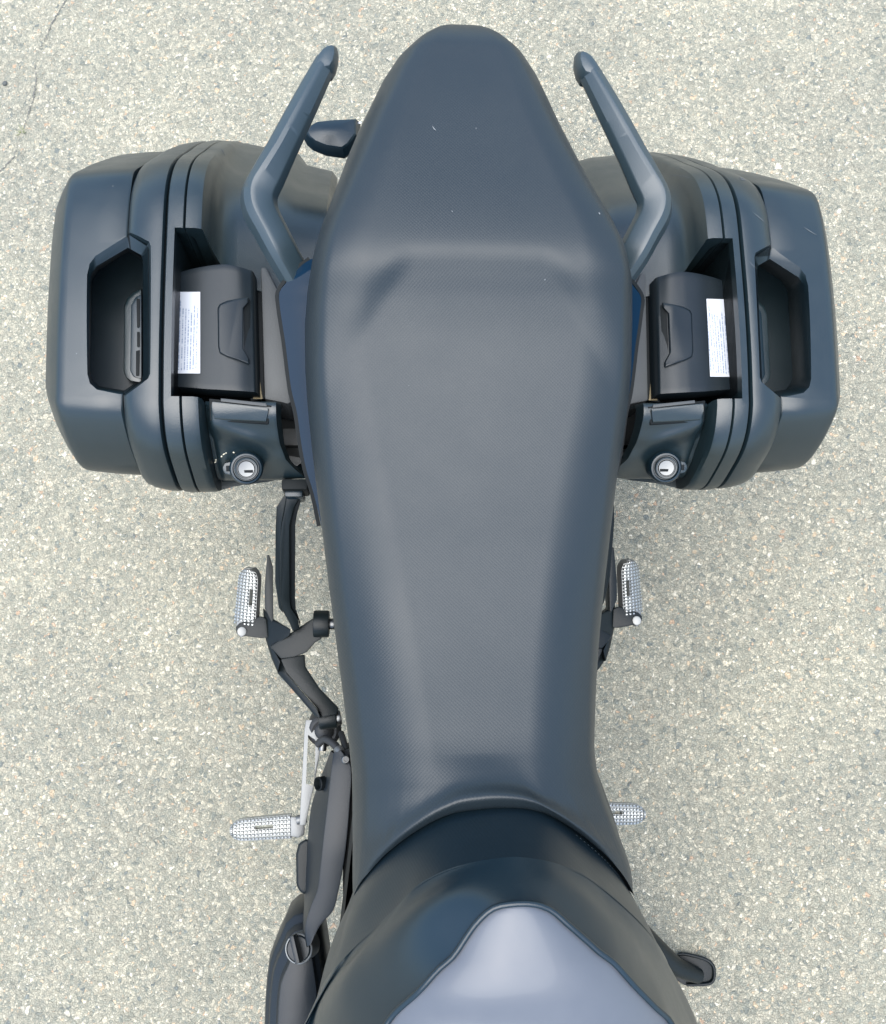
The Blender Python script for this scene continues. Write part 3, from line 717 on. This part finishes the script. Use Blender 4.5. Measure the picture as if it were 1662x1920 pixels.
# --- side stand
ft = LM.inverted() @ PG(1304, 1822, .004)
o2 = LM.inverted()
def W2B(u, v, h): return o2 @ PG(u, v, h)
foot = loft('foot', [[W2B(u, v, h) for u, v in ((1270,1790),(1280,1788),(1318,1796),(1335,1804),(1341,1818),(1340,1838),(1331,1846),(1285,1848),(1268,1838))] for h in (.008, .0)], .0015)
rim_ = sweep('r', [W2B(u, v, .010) for u, v in ((1272,1790),(1282,1789),(1318,1797),(1334,1806),(1340,1819),(1338,1838),(1329,1845),(1288,1847))], circ(.0030, 8), n=40)
leg = sweep('leg', [Vector((.16, -.26, .30)), W2B(1262, 1808, .05), W2B(1310, 1830, .014)], circ(.0165, 16), scales=[(0, 1), (.9, 1), (1, .8)], n=18)
sst = link('side_stand', leg, 'bracket', bike, 50); link('stand_foot', foot, 'bracket', sst, 35); link('foot_rim', rim_, 'bracket', sst, 50)

# ------------------------------------------------------------------ panniers
PROF = [(.300,.7315),(.286,.7265),(.268,.716),(.250,.697),(.232,.660),(.219,.622),(.222,.585),(.240,.54),(.262,.47),(.285,.40),(.310,.325),(.36,.285),(.50,.268),(.69,.275),(.79,.33),(.822,.41),(.806,.455),(.765,.52),(.722,.580),(.681,.632),(.648,.675),(.622,.704),(.600,.721),(.575,.733),(.548,.7385),(.50,.7405),(.43,.741),(.36,.738)]
PROFL = [(.288,.7285),(.280,.723),(.262,.700),(.243,.668),(.226,.622),(.226,.585),(.243,.54),(.264,.47),(.287,.40),(.312,.325),(.36,.285),(.50,.268),(.69,.275),(.79,.33),(.822,.41),(.806,.455),(.765,.52),(.722,.582),(.681,.640),(.650,.681),(.628,.710),(.615,.722),(.600,.728),(.575,.733),(.548,.7365),(.50,.7385),(.43,.739),(.36,.735)]
YC, ZC = .50, .505
def ringp(x, ins, prof=PROF, n=150, insy=None):
    insy = ins if insy is None else insy
    pts = [Vector((x, YC + (y - YC) * (1 - insy / .30), ZC + (z - ZC) * (1 - ins / .235))) for y, z in prof]
    return cr(pts + [pts[0]], n + 1)[:-1]
def ringloft(name, lst, prof=PROF): return loft(name, [ringp(x, i, prof) for x, i in lst])
# recess of the carry handle, flared at the rim
RI = [(240,464),(181,499),(171,513),(168,534),(165,700),(169,718),(182,730),(233,738),(266,716),(268,705),(268,487),(265,478)]
RO_ = [(240,439),(178,473),(166,486),(161,504),(154,712),(158,732),(172,744),(234,742),(275,711),(278,702),(278,470),(275,461)]
recess = loft('recess', [[P(u, v, .770) for u, v in [(a + (a - b) * 1.3, c + (c - d) * 1.3) for (a, c), (b, d) in zip(RO_, RI)]], [P(u, v, .7165) for u, v in RO_], [P(u, v, .7065) for u, v in RI], [P(u + (4 if u < 200 else 0), v + (8 if v < 520 else -6), .60) for u, v in RI]])
SLOT = [(-.3405,.3080),(-.3405,.5145),(-.309,.5150),(-.296,.494),(-.280,.477),(-.258,.466),(-.225,.458),(-.150,.452),(-.150,.3080)]
slot = loft('slot', [[Vector((x, y, z)) for x, y in SLOT] for z in (.80, .575)])
slotc = slot.copy()
lid = ringloft('lid', [(-.4015,.030),(-.4022,.024),(-.4045,.0225),(-.440,.025),(-.470,.029),(-.478,.0305),(-.4815,.0325),(-.485,.0365),(-.497,.054),(-.509,.074),(-.519,.100),(-.5255,.132),(-.5285,.175)], PROFL)
lid = boolean(lid, [recess.copy()])
bandA = ringloft('bandA', [(-.3995,.024),(-.3985,.017),(-.395,.0125),(-.385,.0075),(-.372,.0040),(-.360,.0022),(-.3555,.0030),(-.3537,.006),(-.3535,.012)])
bandA = boolean(bandA, [recess.copy()])
bandB = ringloft('bandB', [(-.3513,.010),(-.3508,.0045),(-.3490,.0015),(-.340,.0),(-.3312,.0005),(-.3303,.002),(-.3300,.006)])
bandB = boolean(bandB, [slot])
core = ringloft('core', [(-.405,.040),(-.400,.020),(-.350,.013),(-.328,.013),(-.322,.03)])
core = boolean(core, [slotc, recess.copy()])
bodyr = loft('body', [ringp(x, iz, PROF, 150, iy) for x, iy, iz in [(-.3290,.006,.006),(-.3287,.002,.002),(-.3278,.0005,.0005),(-.316,.0008,.001),(-.310,.001,.0035),(-.3065,.003,.011),(-.3035,.006,.026),(-.300,.008,.042),(-.292,.012,.054),(-.275,.016,.061),(-.245,.020,.065),(-.218,.028,.069),(-.205,.046,.072),(-.165,.056,.078),(-.158,.07,.10)]])
SLOT2 = [(-.3405,.3080),(-.3405,.5145),(-.309,.5150),(-.296,.494),(-.280,.477),(-.258,.466),(-.225,.458),(-.12,.452),(-.12,.20),(-.22,.18),(-.3065,.20),(-.3065,.3080)]
slot2 = loft('slot2', [[Vector((x, y, z)) for x, y in SLOT2] for z in (.80, .575)])
bodyr = boolean(bodyr, [slot2])
# front cover with ledge and crease
def front_cover():
    pr = [(.3085,.690),(.3080,.712),(.3040,.7165),(.296,.7165),(.288,.712),(.278,.700),(.268,.688),(.259,.674),(.250,.662),(.243,.650),(.238,.640),(.234,.630),(.233,.620),(.236,.608),(.244,.595),(.255,.58),(.27,.56),(.29,.54)]
    rows = []; n = 44
    for (y, z), t in zip([(p.x, p.z) for p in cr([(a, 0, b) for a, b in pr], 70)], range(70)):
        xr = lin([(.575, -.172), (.60, -.176), (.625, -.186), (.645, -.200), (.66, -.210), (.68, -.2155), (.70, -.2170), (.72, -.2170)], z) if y < .3 else -.217
        xl = -.3055; r = []
        for i in range(n):
            s = i / (n - 1); x = xl + (xr - xl) * s
            # crease falling towards the bike, fading out
            yc_ = .278 - .30 * (x + .300); dz = 0
            fade = ss(.0, .06, s) * (1 - ss(.55, .9, s))
            dd = (yc_ - y)
            dz = -.010 * ss(-.003, .009, dd) * fade + .004 * math.exp(-((dd + .004) / .006) ** 2) * fade
            low = -.012 * (1 - ss(0, .10, s)) + -.004 * (1 - ss(.0, .2, s))
            edge = -.020 * ss(.94, 1.0, s) ** 2
            r.append(Vector((x, y - (low + edge) * .15, z + dz + (low if y < .300 else low * .5) + edge)))
        rows.append(r)
    bm = bmesh.new(); grid(bm, rows); return tomesh('front_cover', bm)
fcv = front_cover()
# lock
lp = P(462, 879, .668); ln = (CPOS - lp).normalized(); ln = (ln + Vector((0, -.12, 0))).normalized()
cup = lathe('cup', lp, ln, [(-.03, .0215), (-.004, .0205), (-.001, .0185), (-.0005, .0165), (-.004, .0155)])
lring = lathe('lring', lp, ln, [(-.012, .0142), (.0015, .0142), (.0025, .0132), (.0022, .0118), (.0005, .0116)])
lcyl = lathe('lcyl', lp, ln, [(-.012, .0103), (.0012, .0103), (.0022, .0095), (.0020, .0075), (.0017, .0005)])
lq = Matrix((Vector((1, 0, 0)), ln.cross(Vector((1, 0, 0))).normalized(), ln)).transposed()
lslot = box('lslot', lp + ln * .0016 + lq @ Vector((.0005, -.0030, 0)), (.0150, .0034, .0012), .0003, lq)
ltab = loft('ltab', [[lp + lq @ Vector((a, b, h)) for a, b in ((-.012,.008),(-.020,.008),(-.026,.0065),(-.0285,.002),(-.0285,-.002),(-.026,-.0065),(-.020,-.008),(-.012,-.008))] for h in (-.0035, -.02)], .0015)
ltab_i = loft('ltabi', [[lp + lq @ Vector((a, b, h)) for a, b in ((-.0205,.0035),(-.0245,.0035),(-.0245,-.0035),(-.0205,-.0035))] for h in (-.0022, -.006)], .0005)
# clip on the ledge
clipd = prism('clipgap', [P(u, v, z) for u, v, z in ((392,747,.7180),(510,760,.7180),(503,795,.7085),(394,789,.7085))], (0, .001, -.02), .001)
clip = prism('clip', [P(u, v, z) for u, v, z in ((397,752,.7215),(504,764,.7215),(503,772,.7205),(499,791,.7115),(402,786,.7115),(397,768,.7205))], (0, .001, -.018), .002)
clipw = prism('clipw', [P(u, v, .7195) for u, v in ((414,746.5),(499,755.5),(501,762),(414,752.5))], (0, 0, -.012), .0008)
# latch cover with the label, domed across
def latch_cover():
    e0 = [(336,510),(362,503),(388,498),(408,495.5),(425,495),(450,500),(472,507)]; e1 = [(331,725),(360,727),(388,729.5),(408,730.5),(425,731.5),(450,733),(478,735)]
    zz = [.698, .7015, .7050, .7068, .7075, .7060, .7000]
    a = cr([P(u, v, z) for (u, v), z in zip(e0, zz)], 40); b = cr([P(u, v, z) for (u, v), z in zip(e1, zz)], 40)
    rows = [[p + Vector((0, -.001, -.03)) for p in a]] + [[p.lerp(q, t / 20) for p, q in zip(a, b)] for t in range(21)] + [[p + Vector((0, .001, -.03)) for p in b]]
    rows = [[r[0] + Vector((0, 0, -.03))] + r + [r[-1] + Vector((.002, 0, -.004)), r[-1] + Vector((.004, 0, -.03))] for r in rows]
    bm = bmesh.new(); grid(bm, rows); return tomesh('latch_cover', bm, .002, 2, 40), a, b
lc, la, lb = latch_cover()
def lcz(x):
    t = [(p.x, p.z) for p in la]; return lin(sorted(t), x)
def on_cover(u, v, h):
    p = P(u, v, .70)
    for _ in range(4): p = P(u, v, lcz(p.x) + h)
    return p
tabo = [(408,577),(412,570),(425,564),(445,560),(466,557),(467,565),(457,576),(457,655),(468,675),(468,683),(445,674),(425,668),(412,662),(409,650)]
tab = loft('tab', [[on_cover(u, v, -.004) for u, v in tabo], [on_cover(u, v, .0016 + .004 * ss(405, 455, u)) for u, v in tabo], [on_cover(438 + (u - 438) * .93, 617 + (v - 617) * .95, .0028 + .004 * ss(405, 455, u)) for u, v in tabo]], .0008)
tabs = loft('tabs', [[on_cover(u, v, h) for u, v in ((458,577),(468,561),(470,565),(470,678),(468,681),(458,655))] for h in (.0012, -.004)], .0006)
def label():
    bm = bmesh.new(); rows = []
    for v0, v1 in ((547, 700),):
        for k in range(2):
            rows.append([on_cover(u, (547, 700)[1 - k], .0009) for u in (331, 341, 353, 364, 375.5)])
    grid(bm, rows); return tomesh('label', bm)
lab = label()
channel = loft('channel', [[P(u, v, z) for u, v in ((470,498),(492,498),(496,748),(470,752))] for z in (.672, .58)], .001)
mud = loft('mud', [[P(u, v, .6745 + h) for u, v in ((484,690),(487,690),(488,715),(491,738),(493,748),(474,748),(479,738),(482,715))] for h in (0, -.003)], .0008)
mid_floor = box('floor', Vector((-.26, .40, .585)), (.155, .235, .02), .002)
# parts of the handle recess
hl = loft('hl', [[P(u, v, z) for u, v in ((266,540),(250,548),(238,560),(233,575),(232,695),(236,708),(246,715),(266,718))] for z in (.655, .59)], .004)
hl2 = loft('hl2', [[P(u, v, z) for u, v in ((266,551),(254,557),(246,572),(244,695),(250,707),(266,711))] for z in (.6575, .60)], .003)
hl3 = [loft('hl3', [[P(u, v, z) for u, v in q] for z in (.6595, .62)], .0008) for q in (((256,560),(262,560),(262,612),(257,614)), ((257,622),(262,622),(262,650),(257,650)), ((255,658),(262,656),(261,704),(255,705)))]
# inner grey panel between pannier and tail
ip = prism('ip', [P(u, v, .682) for u, v in ((489,500),(499,500),(525,551),(549,752),(540,757),(496,748))], (0, 0, -.08), .004)
inner_lo = box('lo', Vector((-.235, .262, .56)), (.12, .10, .05), .01)
mb1 = prism('mb1', [P(u, v, .600) for u, v in ((531,803),(575,803),(578,835),(530,835))], (0, 0, -.03), .0015)
mb2 = prism('mb2', [P(u, v, z) for u, v, z in ((536,838,.585),(580,838,.585),(582,862,.575),(533,853,.575))], (0, 0, -.03), .0015)
bulge = prism('bulge', [P(u, v, .55) for u, v in ((380,892),(470,895),(462,902),(440,909),(410,915),(380,914))], (0, 0, -.08), .008)

def pannier(label_, flip, mtx):
    f = mirror if flip else (lambda m: m.copy())
    r = root('pannier', label_, 'pannier', LM @ mtx, 'hard panniers hung either side of the motorcycle')
    l = link('lid', f(lid), 'plastic', r, 38)
    link('lid_band', f(bandA), 'plastic', r, 38); link('rim_band', f(bandB), 'plastic2', r, 38); link('gasket', f(core), 'void', r, 38)
    b = link('body', f(bodyr), 'plastic2', r, 38)
    fv = link('front_cover', f(fcv), 'plastic', r, 45)
    lk = link('lock', f(lcyl), 'chrome', r, 40); link('lock_slot', f(lslot), 'void', lk); link('lock_ring', f(lring), 'plastic', lk, 40); link('lock_cup', f(cup), 'plastic3', lk, 40)
    t = link('lock_tab', f(ltab), 'plastic2', r, 40); link('lock_icon', f(ltab_i), 'void', t)
    c = link('clip', f(clip), 'plastic2', r, 40); link('clip_gap', f(clipd), 'void', c); link('clip_window', f(clipw), 'greyplastic', c)
    k = link('latch_cover', f(lc), 'latch', r, 40); link('latch_tab', f(tab), 'latch', k, 40); link('tab_gap', f(tabs), 'void', k)
    link('instruction_label', f(lab), 'label', k, None)['label'] = 'white instruction sticker with rows of fine print'
    link('channel', f(channel), 'void', r); link('dried_mud', f(mud), 'mud', r, 60); link('floor', f(mid_floor), 'void', r)
    h = link('handle_latch', f(hl), 'plastic2', r, 40); link('latch_plate', f(hl2), 'plastic3', h)
    for q in hl3: link('latch_slit', f(q), 'void', h)
    link('inner_panel', f(ip), 'greyplastic', r, 40); 
    link('mount_hook', f(mb1), 'greyplastic', r); link('mount_hook', f(mb2), 'greyplastic', r)
    return r, l, b, fv
p1, l1, b1, f1 = pannier('black hard pannier with pale flecks chipped beside its lock', False, Matrix())
p2, l2, b2, f2 = pannier('black hard pannier with scratches and a whitish scuff on its rear corner', True, Matrix.Translation(Vector((.006, .0, 0))))

# ------------------------------------------------------------------ wear: flecks, scratches, lint, laid on the surface they mark
from mathutils.bvhtree import BVHTree
def bvh(me, off=Vector()):
    return BVHTree.FromPolygons([v.co + off for v in me.vertices], [p.vertices[:] for p in me.polygons])
def blob(tree, u, v, ru, rv, n, h, rot=0.0, seed=0):
    rnd = random.Random(seed + int(u * 7 + v)); pts = []
    for i in range(n):
        a = 2 * math.pi * i / n; k = rnd.uniform(.6, 1.15); x, y = math.cos(a) * ru * k, math.sin(a) * rv * k
        x, y = x * math.cos(rot) - y * math.sin(rot), x * math.sin(rot) + y * math.cos(rot)
        loc, nr, _, _ = tree.ray_cast(CPOS, ray(u + x, v + y).normalized())
        if loc is None: return None
        if nr.dot(CPOS - loc) < 0: nr = -nr
        pts.append(loc + nr * h)
    return pts
def marks(name, tree, items, m, parent, h=.0004, off=Vector(), k=1.0):
    for it in items:
        pts = blob(tree, it[0], it[1], it[2] * k, it[3] * k, 7, h, it[4] if len(it) > 4 else 0)
        if not pts: continue
        bm = bmesh.new(); bm.faces.new([bm.verts.new(p - off) for p in pts])
        link(name, tomesh(name, bm), m, parent, None)
def scratch(tree, pts, w, parent, h=.0004, off=Vector(), m='scuff', name='scratch'):
    path = cr([(u, v, 0) for u, v in pts], 14); bm = bmesh.new(); rows = []
    for i, p in enumerate(path):
        d = (path[min(i + 1, 13)] - path[max(i - 1, 0)]).normalized(); q = []
        ww = w * math.sin(math.pi * (i + .6) / 14.2)
        for s_ in (-1, 1):
            loc, nr, _, _ = tree.ray_cast(CPOS, ray(p.x - d.y * s_ * ww, p.y + d.x * s_ * ww).normalized())
            if loc is None: return
            if nr.dot(CPOS - loc) < 0: nr = -nr
            q.append(loc + nr * h - off)
        rows.append(q)
    grid(bm, rows); link(name, tomesh(name, bm), m, parent, None)
O2 = Vector((.006, 0, 0))
tf = bvh(f1.data)
marks('paint_fleck', tf, [(399,872,3,1.6,-.5),(404,866,2.5,1.4,-.7),(405,862,1.6,1.2),(416,855,1.6,2.2,.4),(420,851,2.4,1.4,-.6),(424,849,1.6,1.1),(438,848,2.0,1.4)], 'fleck', f1)
tl1, tb1 = bvh(l1.data), bvh(b1.data)
scratch(tb1, [(414,279),(418,285),(421,292)], .8, b1)
marks('dust_speck', tl1, [(144,663,1.6,1.3),(212,349,1.4,1.1)], 'lint', l1, k=.8)
tl2, tb2 = bvh(l2.data, O2), bvh(b2.data, O2)
band2 = [c for c in p2.children if c.name.startswith('lid_band')][0]; rim2 = [c for c in p2.children if c.name.startswith('rim_band')][0]
ta2, tr2 = bvh(band2.data, O2), bvh(rim2.data, O2)
rnd = random.Random(3)
for i in range(9):
    a = rnd.uniform(-.7, .3); L_ = rnd.uniform(5, 13); cx, cy = 1384 + rnd.uniform(-9, 9), 336 + rnd.uniform(-8, 8)
    scratch(tr2 if cx < 1384 else ta2, [(cx, cy), (cx + L_ * .5, cy + L_ * a * .5 + rnd.uniform(-1, 1)), (cx + L_, cy + L_ * a)], .9, rim2 if cx < 1384 else band2, off=O2)
scratch(ta2, [(1410,396),(1424,408),(1438,420)], .6, band2, off=O2)
scratch(ta2, [(1405,490),(1412,498),(1420,504)], .6, band2, off=O2)
scratch(tl2, [(1508,426),(1520,434),(1532,441)], .6, l2, off=O2)
scratch(tb2, [(1248,312),(1258,308),(1264,297)], .8, b2, off=O2)
scratch(tb2, [(1252,328),(1280,330),(1300,335)], .6, b2, off=O2)
tse = bvh(seat.data)
marks('lint', tse, [(767,723,1.5,1.4),(848,396,3,1.2,.8),(1022,524,2.2,3),(1124,400,5,2.0,1.0),(893,241,1.2,3.2),(1110,1245,1.2,1.1),(1118,1221,1,1)], 'lint', seat, k=.55)
scratch(tse, [(811,236),(814,241),(818,245)], .8, seat, m='lint', name='lint')
